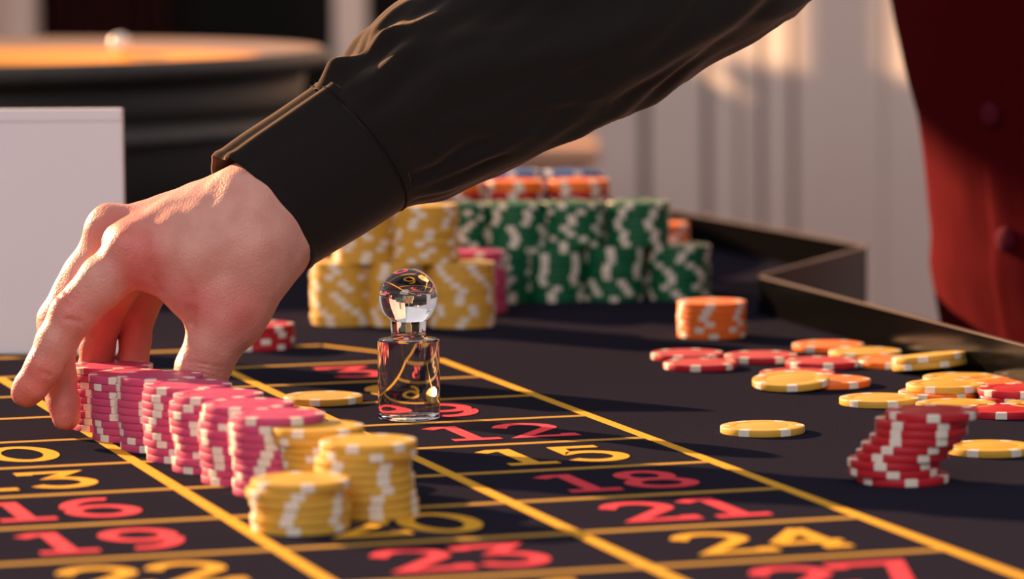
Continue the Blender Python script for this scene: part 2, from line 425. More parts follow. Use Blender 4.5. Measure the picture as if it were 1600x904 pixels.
# --- row of pink stacks being pushed
s2 = G(208, 684); s6 = G(395, 755); dr = (s6 - s2).normalized(); st = 0.0395
pk = [G(177, 668)] + [s2 + dr * st * i for i in range(6)]
cnt = [9, 9, 10, 10, 10, 10, 10]
pdesc = ['the pink stack touching the fingers', 'the second pink stack from the fingers', 'the third pink stack from the fingers',
         'the middle pink stack of the row', 'the third pink stack from the yellow ones', 'the second pink stack from the yellow ones', 'the pink stack next to the yellow stacks']
px_unit = 1.8 / 6400
offs_px = [[0]*9, [4, 4, 2, 0, -1, -2, 0, -1, -1], [6, 5, 5, 3, 0, -3, -3, 0, 0, 2], [5, 3, 2, 1, 0, -1, -1, 0, 1, 3],
           [1, 2, 6, 4, 3, 1, 0, -2, -1, 6], [2, 2, 4, 1, 0, -2, -3, -1, 2, 4], [5, 4, 5, 3, 3, 0, -2, -3, -1, 3]]
for i, p in enumerate(pk):
    stack('pink', p.x, p.y, cnt[i], pdesc[i], 'pink chips in the pushed row', 0.0004, offs=[(o * px_unit, 0) for o in offs_px[i]])
# yellow stacks in front
y3 = G(470, 826); y2 = G(577, 803); y1 = G(513, 777)
stack('yellow', y1.x, y1.y, 9, 'the yellow stack wedged behind the tall front yellow one', 'front yellow chips', 0.0005, offs=[(o * px_unit, 0) for o in (0, 1, 2, 1, 0, 0, -1, -13, -14)])
stack('yellow', y2.x, y2.y, 9, 'the tall front yellow stack', 'front yellow chips', 0.0005, offs=[(o * px_unit, 0) for o in (2, 1, -2, -4, -5, -7, -9, 0, 0)])
stack('yellow', y3.x, y3.y, 6, 'the short yellow stack nearest the camera', 'front yellow chips', 0.0005, offs=[(o * px_unit, 0) for o in (1, 0, 2, -1, -6, -1)])
# leaning red stack
lr = G(1411, 751); xs = [1411, 1397, 1397, 1409, 1419, 1432, 1439, 1441, 1456]
stack('red', lr.x, lr.y, 9, 'the leaning red stack at the right', 'red chips of the leaning stack', 0.0003, offs=[((x - 1411) * lr.y / 6400, 0) for x in xs])
p = G(1112, 525); stack('orange', p.x, p.y, 6, 'the short orange stack before the black rail', 'orange chips stacked by the rail', 0.0002)
p = G(405, 543); stack('red', p.x, p.y, 4, 'the small red stack behind the thumb', 'red chips behind the thumb', 0.0007)

# --- loose chips: colour, px, py of the base centre, level, tilt, label
def tilt_lr(deg_):  return ((0, 1, 0), math.radians(-deg_))        # right side up
L = [
 ('yellow', 505, 628, 0, None, 20, 'yellow chip lying alone left of the crystal marker'),
 ('yellow', 1191.5, 675.5, 0, None, -90, 'yellow chip lying alone right of the layout border'),
 ('yellow', 1547, 707, 0, None, -90, 'yellow chip lying flat right of the leaning red stack'),
 ('red', 1074, 560, 0, None, 12, 'red chip farthest left of the loose chips, behind another red one'),
 ('red', 1094, 575, 0, None, 20, 'red chip at the left end of the loose chips, nearest the camera of two'),
 ('red', 1189, 563, 0, None, -62, 'red chip between the two left red chips and the orange ones'),
 ('red', 1285, 572, 0, None, -85, 'red chip in front of the farthest orange loose chip'),
 ('orange', 1294, 546, 0, None, -65, 'orange chip farthest back among the loose chips'),
 ('yellow', 1352, 557, 0, None, 0, 'yellow chip directly right of the farthest orange chip'),
 ('orange', 1396, 571, 0, None, -40, 'orange chip left of the two tilted yellow chips'),
 ('red', 1246, 591, 0, None, 30, 'pale red chip mostly hidden under the tilted yellow chip'),
 ('orange', 1300, 602, 0, None, -60, 'orange chip peeking out right of the tilted yellow chip'),
 ('yellow', 1374, 631, 0, None, -75, 'yellow chip flat on the cloth left of the loose pile'),
 ('orange', 1466, 621, 0, None, -90, 'orange chip lying under a yellow chip in the loose pile'),
 ('yellow', 1478, 609, 1, None, -90, 'yellow chip lying on top of the orange chip in the pile'),
 ('yellow', 1494, 640, 0, None, -20, 'yellow chip just behind the top of the leaning red stack'),
 ('yellow', 1502, 598, 0, None, -20, 'dim yellow chip behind the yellow chip on the orange one'),
 ('red', 1592, 627, 0, None, 10, 'pinkish red chip underneath another red chip at the right edge'),
 ('red', 1590, 616, 1, None, -85, 'red chip lying on a second red chip at the right edge'),
 ('red', 1568, 648, 0, None, -100, 'red chip right of the leaning stack, nearest of the right pile'),
 ('yellow', 1636, 640, 0, None, 10, 'yellow chip cut by the right picture edge'),
 ('orange', 1548, 604, 0, None, 10, 'orange chip in the shade at the back of the right pile'),
]
for col, px, py, lv, tl, rz, lab in L:
    p = G(px, py, lv * CP)
    chip(col, p.x, p.y, lv * CP + 0.00025 * (lv == 0) * 0 + 0.00012, lab, None, True, tl, math.radians(rz - 30 if rz == -90 else rz))
# tilted ones
p = G(1236, 604, 0.001); chip('yellow', p.x, p.y, 0.0023, 'yellow chip tilted on the edge of a pale red chip', None, True, ((1, -0.35, 0), math.radians(5.2)), math.radians(28))
TL2 = ((-0.60, -0.80, 0), math.radians(6.6))
p = G(1453, 575, 0.002); chip('yellow', p.x, p.y, 0.0026, 'lower one of two yellow chips leaning together, right side up', None, True, TL2, math.radians(-72))
chip('yellow', p.x - 0.0003, p.y, 0.0026 + CP, 'upper one of two yellow chips leaning together, right side up', None, True, TL2, math.radians(-45))

# --- background stacks
def bst(col, px, py, n, desc, group, z0=0.0, cols=None, D=None, hide=0):
    p = G(px, py) if D is None else None
    x, y = (p.x, p.y) if p else ((px - 800) / 6400 * D, D)
    stack(col, x, y, n, desc, group, 0.0006, z0, parts=False, cols=cols, hide=hide)
gy = 'yellow chips in the background stacks'; gg = 'green chips in the background stacks'
TEN = 11 * CP
bst('yellow', 538, 505, 11, 'the leftmost background yellow stack', gy)
bst('yellow', 626, 506, 11, 'the background yellow stack behind the crystal ball', gy)
bst('yellow', 722, 508, 11, 'the rightmost background yellow stack', gy)
c0 = G(538, 505); c1 = G(626, 506); c2 = G(722, 508)
def on(a, b, t, col, n, desc, group, z):
    q = a.lerp(b, t); stack(col, q.x, q.y, n, desc, group, 0.0006, z, parts=False)
on(c0, c1, 0.40, 'yellow', 10, 'the upper left background yellow stack under the cuff', gy, TEN)
on(c1, c2, 0.42, 'yellow', 10, 'the upper right background yellow stack', gy, TEN)
bst('pink', 742, 486, 11, 'the pink stack behind the yellow ones', 'pink chips behind the yellow stacks', hide=7)
bst('blue', 655, 470, 21, 'the tall blue stack behind the upper yellow stacks', 'blue chips behind the yellow stacks', hide=19)
gb_ = [(785, 470), (868, 468), (960, 467), (1061, 466)]; gp = [G(*q) for q in gb_]
names = ['leftmost', 'second from left', 'third from left', 'rightmost']
for q, nm in zip(gp, names): stack('green', q.x, q.y, 10, 'the %s lower green stack' % nm, gg, 0.0008, parts=False)
ZG = 10 * CP
um = []
for px, nm in ((716, 'leftmost'), (808, 'second from left'), (898, 'third from left'), (998, 'rightmost')):
    D_ = gp[2].y + 0.003; x = (px - 800) / 6400 * D_
    um.append((x, D_)); 
    if nm == 'leftmost': stack('green', x, D_, 18, 'the tall green stack at the left of the green ones', gg, 0.0008, parts=False, hide=10)
    else: stack('green', x, D_, 8, 'the %s upper green stack' % nm, gg, 0.0008, ZG, parts=False)
# mixed stacks standing behind the green ones, red, orange and blue on top
for x, nm in ((-0.036, 'left'), (0.0035, 'middle'), (0.043, 'right')):
    stack('red', x, 2.592, 21, 'the %s red-topped stack behind the green ones' % nm, 'red and orange chips above the green stacks', 0.0009, parts=False,
          cols=['green'] * 17 + ['red', 'red', 'orange', 'orange'], hide=17)
    stack('blue', x - 0.003, 2.634, 22, 'the %s tall blue stack farthest back' % nm, 'blue chips farthest back', 0.0009, parts=False, hide=20)
bst('orange', 1030, 436, 11, 'the orange stack right of the upper green ones', 'orange chips behind the green stacks', hide=5)
bst('red', 1012, 448, 9, 'the red stack glimpsed between the lower green ones', 'red chips behind the green stacks', hide=5)
cl = list(CH) + ['insert']; groups = {}
for c, x, y, z in HID: groups.setdefault((round(x / 0.02), round(y / 0.02)) if False else (hid_key(x, y)), []).append((c, x, y, z))
for q in groups.values():
    bm = bmesh.new()
    for c, x, y, z in q:
        bm.verts.ensure_lookup_table(); n0 = len(bm.verts); f0 = len(bm.faces); bm.from_mesh(FARM[c]); bm.verts.ensure_lookup_table(); bm.faces.ensure_lookup_table()
        bmesh.ops.translate(bm, verts=bm.verts[n0:], vec=(x, y, z))
        for f in bm.faces[f0:]: f.material_index = cl.index(c) if f.material_index == 0 else len(cl) - 1
    me = bpy.data.meshes.new('stacked_chips'); bm.to_mesh(me); bm.free()
    for c in cl: me.materials.append(M[c])
    ho = bpy.data.objects.new('stacked_chips', me); COL.objects.link(ho); ho['kind'] = 'stuff'
    tag(ho, 'lower chips of the rear stacks, hidden behind the yellow and green ones', 'poker chips', 'hidden lower chips of the rear stacks')

# ================================================================== CRYSTAL MARKER
cpos = G(639.5, 653.5)
crys = empty('crystal_marker', (cpos.x, cpos.y, 0.0002))
tag(crys, 'clear crystal win marker with a ball on a cylinder, standing on the layout', 'marker')
R = 0.0148; hc = 0.0381; br = 0.01405; bz = 0.0578
pf = [(0, 0), (R - 0.0020, 0), (R - 0.0012, 0), (R - 0.0003, 0.0004), (R, 0.0010), (R, 0.0012), (R, 0.0030), (R, hc - 0.0030), (R, hc - 0.0010), (R, hc - 0.0008), (R - 0.0006, hc), (R - 0.0008, hc + 0.00002), (0.0098, hc + 0.0001), (0.0088, hc + 0.0006), (0.0083, hc + 0.0022), (0.0083, hc + 0.0036)]
a0 = math.asin(0.0088 / br)
for i in range(0, 37):
    a = a0 + (PI - a0) * i / 36
    pf.append((br * math.sin(a) if i < 36 else 0, bz - br * math.cos(a)))
mk = lathe('crystal', pf, 128, M['glass'], crys); sharp(mk, 32)

# ================================================================== WHITE CARD STAND
a = G(-24, 554); b = G(197, 553)
hb = (553 - 167) * b.y / 6400 / 1.0
board = prism('sign_holder', [(a.x, a.y + 0.001), (b.x, b.y), (b.x + 0.0005, b.y + 0.006), (a.x, a.y + 0.007)], 0.0, hb, M['white'], bevel=0.0008)
prism('edge_strip', [(a.x, a.y + 0.0002), (b.x - 0.0006, b.y - 0.0008), (b.x - 0.0006, b.y), (a.x, a.y + 0.001)], hb - 0.0065, hb - 0.0005, M['white'], board)
prism('foot', [(a.x + 0.01, a.y + 0.007), (b.x - 0.01, b.y + 0.0062), (b.x - 0.01, b.y + 0.035), (a.x + 0.01, a.y + 0.035)], 0.0002, 0.004, M['white'], board)
tag(board, 'blank white upright card holder at the left edge of the table', 'sign holder')

# ================================================================== ROULETTE WHEEL
wc = Vector((-0.488, 3.10, 0))
wheel = empty('roulette', (wc.x, wc.y, 0.0))
tag(wheel, 'large black roulette wheel with a golden bowl standing behind the hand', 'roulette wheel')
zr = 0.138
lathe('shell', [(0, 0.0003), (0.30, 0.0003), (0.315, 0.01), (0.328, 0.05), (0.332, 0.074), (0.332, 0.0805), (0.325, 0.081), (0.0, 0.081)], 128, M['wheel'], wheel)
lathe('ledge', [(0.325, 0.0765), (0.340, 0.0765), (0.345, 0.080), (0.346, 0.084), (0.342, 0.090), (0.334, 0.0935), (0.325, 0.094)], 128, M['lip'], wheel)
lathe('shell_band', [(0.320, 0.0942), (0.333, 0.0942), (0.331, 0.105), (0.334, 0.1225), (0.320, 0.1225)], 128, M['wheel'], wheel)
lathe('rim_lip', [(0.322, 0.123), (0.340, 0.123), (0.349, 0.126), (0.352, 0.131), (0.350, zr - 0.001), (0.3465, zr), (0.3455, zr - 0.0002)], 128, M['lip'], wheel)
lathe('ball_track', [(0.3454, zr - 0.0002), (0.338, zr - 0.0025), (0.305, zr - 0.008)], 128, M['brownwood'], wheel)
lathe('bowl', [(0.3049, zr - 0.008), (0.30, zr - 0.0095), (0.26, zr - 0.016), (0.235, zr - 0.022), (0.234, zr - 0.05)], 128, M['gold'], wheel)
lathe('rotor', [(0.234, zr - 0.052), (0.20, zr - 0.05), (0.16, zr - 0.046), (0.06, zr - 0.028), (0.03, zr - 0.02), (0.0, zr - 0.018)], 96, M['dwood'], wheel)
lathe('turret', [(0.03, zr - 0.0195), (0.028, zr - 0.014), (0.012, zr - 0.010), (0.010, zr - 0.008), (0.0, zr - 0.007)], 48, M['gold'], wheel)
bp = W(193, 62, 3.33)
rb = lathe('roulette_ball', [(0.0085 * math.sin(PI * i / 20) if 0 < i < 20 else 0, -0.0085 * math.cos(PI * i / 20)) for i in range(21)], 32, M['ivory'])
_dx = 0.1726; ang = math.acos(_dx / 0.28)
rb.location = (wc.x + 0.28 * math.cos(ang), wc.y + 0.28 * math.sin(ang), zr - 0.0030)
tag(rb, 'shiny ivory roulette ball in the golden track of the wheel', 'ball')

# ================================================================== PERSON
person = empty('person', (0.42, 2.5, FL))
tag(person, 'person in black shirt and wine red waistcoat, reaching in to push the chips', 'person')
def ploc(o, par=None):
    o.parent = par or person
    if par is None: o.location = Vector(o.location) - Vector((0.42, 2.5, FL))
    return o

# ---- hand as one implicit surface, meshed with surface nets
D0 = 1.885
def hp(px, py, d): v = W(px, py, D0 + d / 1000.0); return np.array(v[:])
vox = 0.0009
lo = np.array(W(-10, 700, D0)[:]) ; hi = np.array(W(600, 190, D0)[:])
lo = np.array([lo[0], D0 - 0.045, -0.002]); hi = np.array([hi[0], D0 + 0.09, hi[2] + 0.012])
# y range must follow the tilted camera axis: widen
lo[1] -= 0.05; hi[1] += 0.02
nx, ny, nz = [int(math.ceil((hi[i] - lo[i]) / vox)) for i in range(3)]
gx = (lo[0] + np.arange(nx) * vox).astype(np.float32)[:, None, None]
gy_ = (lo[1] + np.arange(ny) * vox).astype(np.float32)[None, :, None]
gz = (lo[2] + np.arange(nz) * vox).astype(np.float32)[None, None, :]
BIG = 0.03
def cone_field(F, a, b, ra, rb_, k):
    """smooth-union round cone a(ra)-b(rb) into F inside its own bounding box"""
    a = np.array(a); b = np.array(b); mg = max(ra, rb_) + k + 0.004
    mn = np.minimum(a, b) - mg; mx = np.maximum(a, b) + mg
    i0 = np.maximum(((mn - lo) / vox).astype(int), 0); i1 = np.minimum(((mx - lo) / vox).astype(int) + 2, [nx, ny, nz])
    if (i1 <= i0).any(): return
    sl = tuple(slice(i0[q], i1[q]) for q in range(3))
    X = gx[sl[0]] - a[0]; Y = gy_[:, sl[1]] - a[1]; Z = gz[:, :, sl[2]] - a[2]
    d = b - a; L2 = float(d @ d) + 1e-12
    t = np.clip((X * d[0] + Y * d[1] + Z * d[2]) / L2, 0, 1)
    dist = np.sqrt((X - t * d[0]) ** 2 + (Y - t * d[1]) ** 2 + (Z - t * d[2]) ** 2) - (ra + (rb_ - ra) * t)
    f = F[sl]
    if k > 0:
        h = np.clip(0.5 + 0.5 * (f - dist) / k, 0, 1)
        F[sl] = f + (dist - f) * h - k * h * (1 - h)
    else:
        F[sl] = np.minimum(f, dist)
def chain(pts, k=0.003):
    F = np.full((nx, ny, nz), BIG, np.float32)
    P = [(hp(*p[:3]), p[3] / 1000.0) for p in pts]
    for (a, ra), (b, rb_) in zip(P, P[1:]): cone_field(F, a, b, ra, rb_, k)
    return F
def smin(A, B, k):
    h = np.clip(0.5 + 0.5 * (A - B) / k, 0, 1)
    return A + (B - A) * h - k * h * (1 - h)
PALM = np.full((nx, ny, nz), BIG, np.float32)
for a, b, k in [
    ((214, 392, 2, 12.5), (400, 338, 4, 15), 8),       # index metacarpal
    ((182, 370, 22, 12), (390, 306, 22, 14), 8),       # middle
    ((222, 378, 43, 11.5), (395, 322, 40, 13.5), 8),   # ring
    ((266, 398, 60, 11), (405, 345, 52, 13), 8),       # little
    ((228, 372, 12, 11.5), (380, 316, 13, 15), 8),
    ((214, 392, 2, 12), (182, 370, 22, 11.5), 6),
    ((182, 370, 22, 11), (222, 380, 43, 11), 6),
    ((222, 382, 43, 11), (266, 400, 60, 10.5), 6),
    ((250, 412, 3, 12), (395, 372, 4, 19), 10),        # first dorsal muscle
    ((246, 412, 4, 9.5), (305, 462, 2, 10.5), 8),      # web edge
    ((305, 462, 2, 10.5), (352, 492, 2, 12), 8),
    ((320, 410, 4, 17), (400, 400, 5, 18), 10),
    ((290, 425, 14, 12), (360, 420, 22, 20), 10),
    ((280, 425, 34, 12), (390, 385, 36, 18), 10),
    ((395, 380, 6, 18), (355, 492, 1, 12.8), 8),       # thumb metacarpal
    ((425, 395, 10, 14.5), (372, 486, 2, 10.5), 8),
    ((392, 312, 10, 15), (485, 245, 12, 14), 10),      # wrist
    ((392, 312, 28, 14), (485, 245, 28, 13), 10),
    ((432, 365, 12, 16), (515, 305, 14, 14), 10),
    ((432, 365, 26, 14), (515, 305, 26, 13), 10),
    ((372, 490, 0, 10.8), (368, 494, 0, 10.8), 5),     # thumb knuckle
    ((208, 386, -1, 11.2), (206, 388, -1, 11.2), 5),   # index knuckle
    ((172, 358, 21, 11.0), (174, 360, 21, 11.0), 5),
]:
    cone_field(PALM, hp(*a[:3]), hp(*b[:3]), a[3] / 1000, b[3] / 1000, k / 1000)
index = chain([(212, 394, 1, 12.5), (160, 440, -1, 11.4), (112, 492, -2, 10.4), (88, 535, -2, 9.3), (67, 574, -2, 8.7), (50, 602, -1, 7.6), (41, 614, 0, 6.8)], 0.0025)
middle = chain([(182, 370, 22, 12), (134, 430, 23, 10.6), (91, 498, 25, 9.6), (89, 545, 21, 8.6), (92, 590, 18, 8.0), (99, 628, 16, 7.6), (104, 650, 15, 6.9)], 0.0025)
ring = chain([(222, 382, 43, 11), (190, 440, 50, 10), (160, 498, 58, 9.2), (152, 540, 61, 8.4), (150, 578, 62, 8.2), (152, 620, 62, 7.2)], 0.0025)
little = chain([(266, 400, 60, 10.5), (240, 440, 62, 9), (216, 488, 64, 8.3), (211, 530, 64, 7.3), (208, 565, 64, 7.4), (206, 605, 62, 6.5)], 0.0025)
thumb = chain([(405, 395, 8, 16), (372, 470, 2, 13.2), (352, 505, 0, 12.6), (330, 545, -1, 12.0), (315, 578, 0, 12.0), (308, 605, 1, 10.8), (304, 628, 2, 8.6)], 0.004)
F = smin(PALM, index, 0.0045)
for f in (middle, ring, little):
    F = smin(F, smin(PALM, f, 0.0045), 0.0007)
# keep index and middle apart with a narrow valley: union of fingers handled by small k
F = smin(F, thumb, 0.008)
# creases: thin gaussian grooves across joints or along drawn lines
def groove(pts, width, depth, side=None):
    """pts: list of px,py,d polyline; carves where distance to the line in the picture plane is small"""
    global F
    P = [hp(*p) for p in pts]
    for a, b in zip(P, P[1:]):
        mn = np.minimum(a, b) - 0.02; mx = np.maximum(a, b) + 0.02
        i0 = np.maximum(((mn - lo) / vox).astype(int), 0); i1 = np.minimum(((mx - lo) / vox).astype(int) + 2, [nx, ny, nz])
        if (i1 <= i0).any(): continue
        sl = tuple(slice(i0[q], i1[q]) for q in range(3))
        X = gx[sl[0]] - a[0]; Y = gy_[:, sl[1]] - a[1]; Z = gz[:, :, sl[2]] - a[2]
        d = b - a; L2 = float(d @ d) + 1e-12
        t = np.clip((X * d[0] + Y * d[1] * 0.3 + Z * d[2]) / (d[0] ** 2 + 0.3 * d[1] ** 2 + d[2] ** 2 + 1e-12), 0, 1)
        q2 = (X - t * d[0]) ** 2 + ((Y - t * d[1]) * 0.35) ** 2 + (Z - t * d[2]) ** 2
        fade = 1.0
        F[sl] += depth * np.exp(-q2 / width ** 2) * fade
gr = groove
gr([(299, 506, -10), (300, 485, -14), (298, 462, -17), (293, 442, -19)], 0.0017, 0.0021)
gr([(250, 457, -8), (240, 440, -13), (226, 431, -15)], 0.0016, 0.0014)
gr([(140, 516, -12), (124, 503, -13), (104, 498, -13)], 0.0009, 0.0014)
gr([(136, 524, -11), (118, 512, -13)], 0.0008, 0.0004)
gr([(90, 596, -9), (78, 588, -11), (64, 580, -10)], 0.0009, 0.0011)
gr([(118, 470, -12), (108, 462, -11), (98, 452, -7)], 0.0009, 0.0008)
gr([(112, 476, -12), (100, 470, -11), (88, 460, -6)], 0.0009, 0.0008)
gr([(124, 464, -12), (112, 452, -11)], 0.0009, 0.0004)
for o_ in (0, 7, 14, -7):
    gr([(292, 572 + o_, -12), (318, 576 + o_ * 1.1, -13), (345, 582 + o_ * 1.2, -10)], 0.0008, 0.0007)  # thumb IP wrinkles
gr([(110, 470, 12), (150, 405, 10), (186, 360, 10)], 0.0022, 0.0010)           # valley between index and middle
gr([(75, 600, 8), (95, 600, 6), (116, 600, 8)], 0.0009, 0.0005)
# extensor tendons: faint ridges
for pts in ([(205, 372, 2), (300, 335, 0), (380, 305, 2)], [(240, 330, 8), (330, 292, 8)]):
    gr(pts, 0.0032, -0.0007)
# light organic waviness
rs = np.random.RandomState(3)
for _ in range(10):
    kx, ky, kz = rs.normal(0, 1, 3) * 260; ph = rs.rand() * 6.28
    F += (0.00009 * np.sin(gx * kx + gy_ * ky + gz * kz + ph)).astype(np.float32)

def surface_nets(F):
    s = F < 0
    c = np.zeros((nx - 1, ny - 1, nz - 1), np.int8)
    for i in (0, 1):
        for j in (0, 1):
            for k in (0, 1):
                c += s[i:nx - 1 + i, j:ny - 1 + j, k:nz - 1 + k]
    act = (c > 0) & (c < 8)
    idx = np.argwhere(act); N = len(idx)
    vid = np.full(act.shape, -1, np.int32); vid[act] = np.arange(N)
    acc = np.zeros((N, 3)); cn = np.zeros(N)
    corners = [(i, j, k) for i in (0, 1) for j in (0, 1) for k in (0, 1)]
    for a in corners:
        for ax in range(3):
            if a[ax] == 1: continue
            b = list(a); b[ax] = 1
            fa = F[idx[:, 0] + a[0], idx[:, 1] + a[1], idx[:, 2] + a[2]]; fb = F[idx[:, 0] + b[0], idx[:, 1] + b[1], idx[:, 2] + b[2]]
            m = (fa < 0) != (fb < 0)
            t = np.where(m, fa / np.where(m, fa - fb, 1), 0)
            p = np.tile(np.array(a, float), (N, 1)); p[:, ax] += t
            acc += p * m[:, None]; cn += m
    V = idx + acc / cn[:, None]
    V = lo + V * vox
    faces = []
    for ax in range(3):
        o = [q for q in range(3) if q != ax]
        s0 = [slice(1, -1)] * 3; s0[ax] = slice(0, -1); s1 = list(s0); s1[ax] = slice(1, None)
        e0 = s[tuple(s0)]; e1 = s[tuple(s1)]
        ch = np.argwhere(e0 != e1); sg = e0[tuple(ch.T)]
        base = ch.copy(); base[:, o[0]] += 1; base[:, o[1]] += 1
        def vv(da, db):
            q = base.copy(); q[:, o[0]] += da; q[:, o[1]] += db
            return vid[q[:, 0], q[:, 1], q[:, 2]]
        a, b, c_, d = vv(-1, -1), vv(0, -1), vv(0, 0), vv(-1, 0)
        ok = (a >= 0) & (b >= 0) & (c_ >= 0) & (d >= 0)
        fl = sg if ax != 1 else ~sg
        quad = np.where(fl[:, None], np.stack([a, b, c_, d], 1), np.stack([d, c_, b, a], 1))[ok]
        faces.append(quad)
    return V, np.concatenate(faces)
V_, F_ = surface_nets(F)
me = bpy.data.meshes.new('body')
me.vertices.add(len(V_)); me.vertices.foreach_set('co', V_.astype(np.float32).ravel())
me.loops.add(F_.size); me.loops.foreach_set('vertex_index', F_.ravel().astype(np.int32))
me.polygons.add(len(F_)); me.polygons.foreach_set('loop_start', np.arange(0, F_.size, 4, dtype=np.int32))
me.polygons.foreach_set('use_smooth', np.ones(len(F_), bool))
me.update(calc_edges=True); me.validate()
# redness near knuckles and fingertips as a vertex attribute (skin pigment, fixed to the body)
red = np.zeros(len(V_))
for p, r_ in (((108, 480, -8), 12), ((60, 575, -6), 10), ((40, 612, -2), 12), ((212, 380, -8), 14), ((375, 490, -10), 14), ((180, 355, 10), 12), ((305, 585, -6), 16),
              ((104, 650, 12), 14), ((152, 540, 55), 22), ((211, 530, 60), 22), ((300, 470, -10), 12), ((225, 430, -8), 12)):
    q = hp(*p); red += np.exp(-((V_ - q) ** 2).sum(1) / (r_ / 1000) ** 2)
red = np.clip(red, 0, 1)
at = me.attributes.new('redness', 'FLOAT', 'POINT'); at.data.foreach_set('value', red.astype(np.float32))
del PALM, index, middle, ring, little, thumb, F

sk = bpy.data.materials.new('skin'); sk.use_nodes = True; nt = sk.node_tree; b = nt.nodes['Principled BSDF']
atn = nd(nt, 'ShaderNodeAttribute'); atn.attribute_name = 'redness'
tc = nd(nt, 'ShaderNodeTexCoord')
n1 = nd(nt, 'ShaderNodeTexNoise'); n1.inputs['Scale'].default_value = 90; n1.inputs['Detail'].default_value = 5
n2 = nd(nt, 'ShaderNodeTexVoronoi'); n2.inputs['Scale'].default_value = 900
n3 = nd(nt, 'ShaderNodeTexNoise'); n3.inputs['Scale'].default_value = 520; n3.inputs['Detail'].default_value = 6
for n_ in (n1, n2, n3): nt.links.new(tc.outputs['Object'], n_.inputs['Vector'])
mx = nd(nt, 'ShaderNodeMix', data_type='RGBA'); mx.inputs[6].default_value = (0.62, 0.315, 0.255, 1); mx.inputs[7].default_value = (0.60, 0.17, 0.14, 1)
nt.links.new(atn.outputs['Fac'], mx.inputs[0])
mx2 = nd(nt, 'ShaderNodeMix', data_type='RGBA'); mx2.blend_type = 'MULTIPLY'; mx2.inputs[0].default_value = 0.5
cr_ = nd(nt, 'ShaderNodeValToRGB'); cr_.color_ramp.elements[0].position = 0.35; cr_.color_ramp.elements[0].color = (0.80, 0.66, 0.62, 1)
cr_.color_ramp.elements[1].position = 0.65; cr_.color_ramp.elements[1].color = (1, 1, 1, 1)
nt.links.new(n1.outputs[0], cr_.inputs[0]); nt.links.new(mx.outputs[2], mx2.inputs[6]); nt.links.new(cr_.outputs[0], mx2.inputs[7])
nt.links.new(mx2.outputs[2], b.inputs['Base Color'])
b.inputs['Roughness'].default_value = 0.48; b.inputs['Specular IOR Level'].default_value = 0.45
b.inputs['Subsurface Weight'].default_value = 0.25; b.inputs['Subsurface Radius'].default_value = (1.0, 0.3, 0.15); b.inputs['Subsurface Scale'].default_value = 0.004
ad_ = nd(nt, 'ShaderNodeMath', operation='ADD'); nt.links.new(n2.outputs[0], ad_.inputs[0]); nt.links.new(n3.outputs[0], ad_.inputs[1])
bpn = nd(nt, 'ShaderNodeBump'); bpn.inputs['Strength'].default_value = 0.38; bpn.inputs['Distance'].default_value = 0.0004
nt.links.new(ad_.outputs[0], bpn.inputs['Height']); nt.links.new(bpn.outputs[0], b.inputs['Normal'])
me.materials.append(sk)
body = bpy.data.objects.new('body', me); COL.objects.link(body); ploc(body)
sm = body.modifiers.new('smooth', 'SMOOTH'); sm.factor = 0.5; sm.iterations = 2
tag(body, 'bare right hand with fingers around the pink stacks')

# fingernail of the index finger
_t = Vector(hp(41, 614, 0)); _ax = (Vector(hp(41, 614, 0)) - Vector(hp(67, 574, -2))).normalized()
_nn = (Vector(hp(10, 596, -6)) - Vector(hp(41, 614, 0))); _nn = (_nn - _ax * _nn.dot(_ax)).normalized(); _sd = _ax.cross(_nn)
V = []; Fc = []
for i in range(9):
    for j in range(17):
        u = (i / 8 - 0.45) * 0.0090 - 0.0022; a = (j / 16 - 0.5) * 1.75
        r = 0.0074 - 0.0016 * (i / 8) ** 2
        e = math.sqrt(max(0.0, 1 - (abs(i / 8 - 0.45) / 0.58) ** 4))
        V.append(_t + _ax * u + (_nn * math.cos(a * e) + _sd * math.sin(a * e)) * r)
for i in range(8):
    for j in range(16): Fc.append((i * 17 + j, i * 17 + j + 1, (i + 1) * 17 + j + 1, (i + 1) * 17 + j))
nail = mesh_obj('fingernail', V, Fc, mat('nail', (0.72, 0.42, 0.34), 0.3, spec=0.5), body, smooth=True)
so = nail.modifiers.new('solid', 'SOLIDIFY'); so.thickness = 0.0007
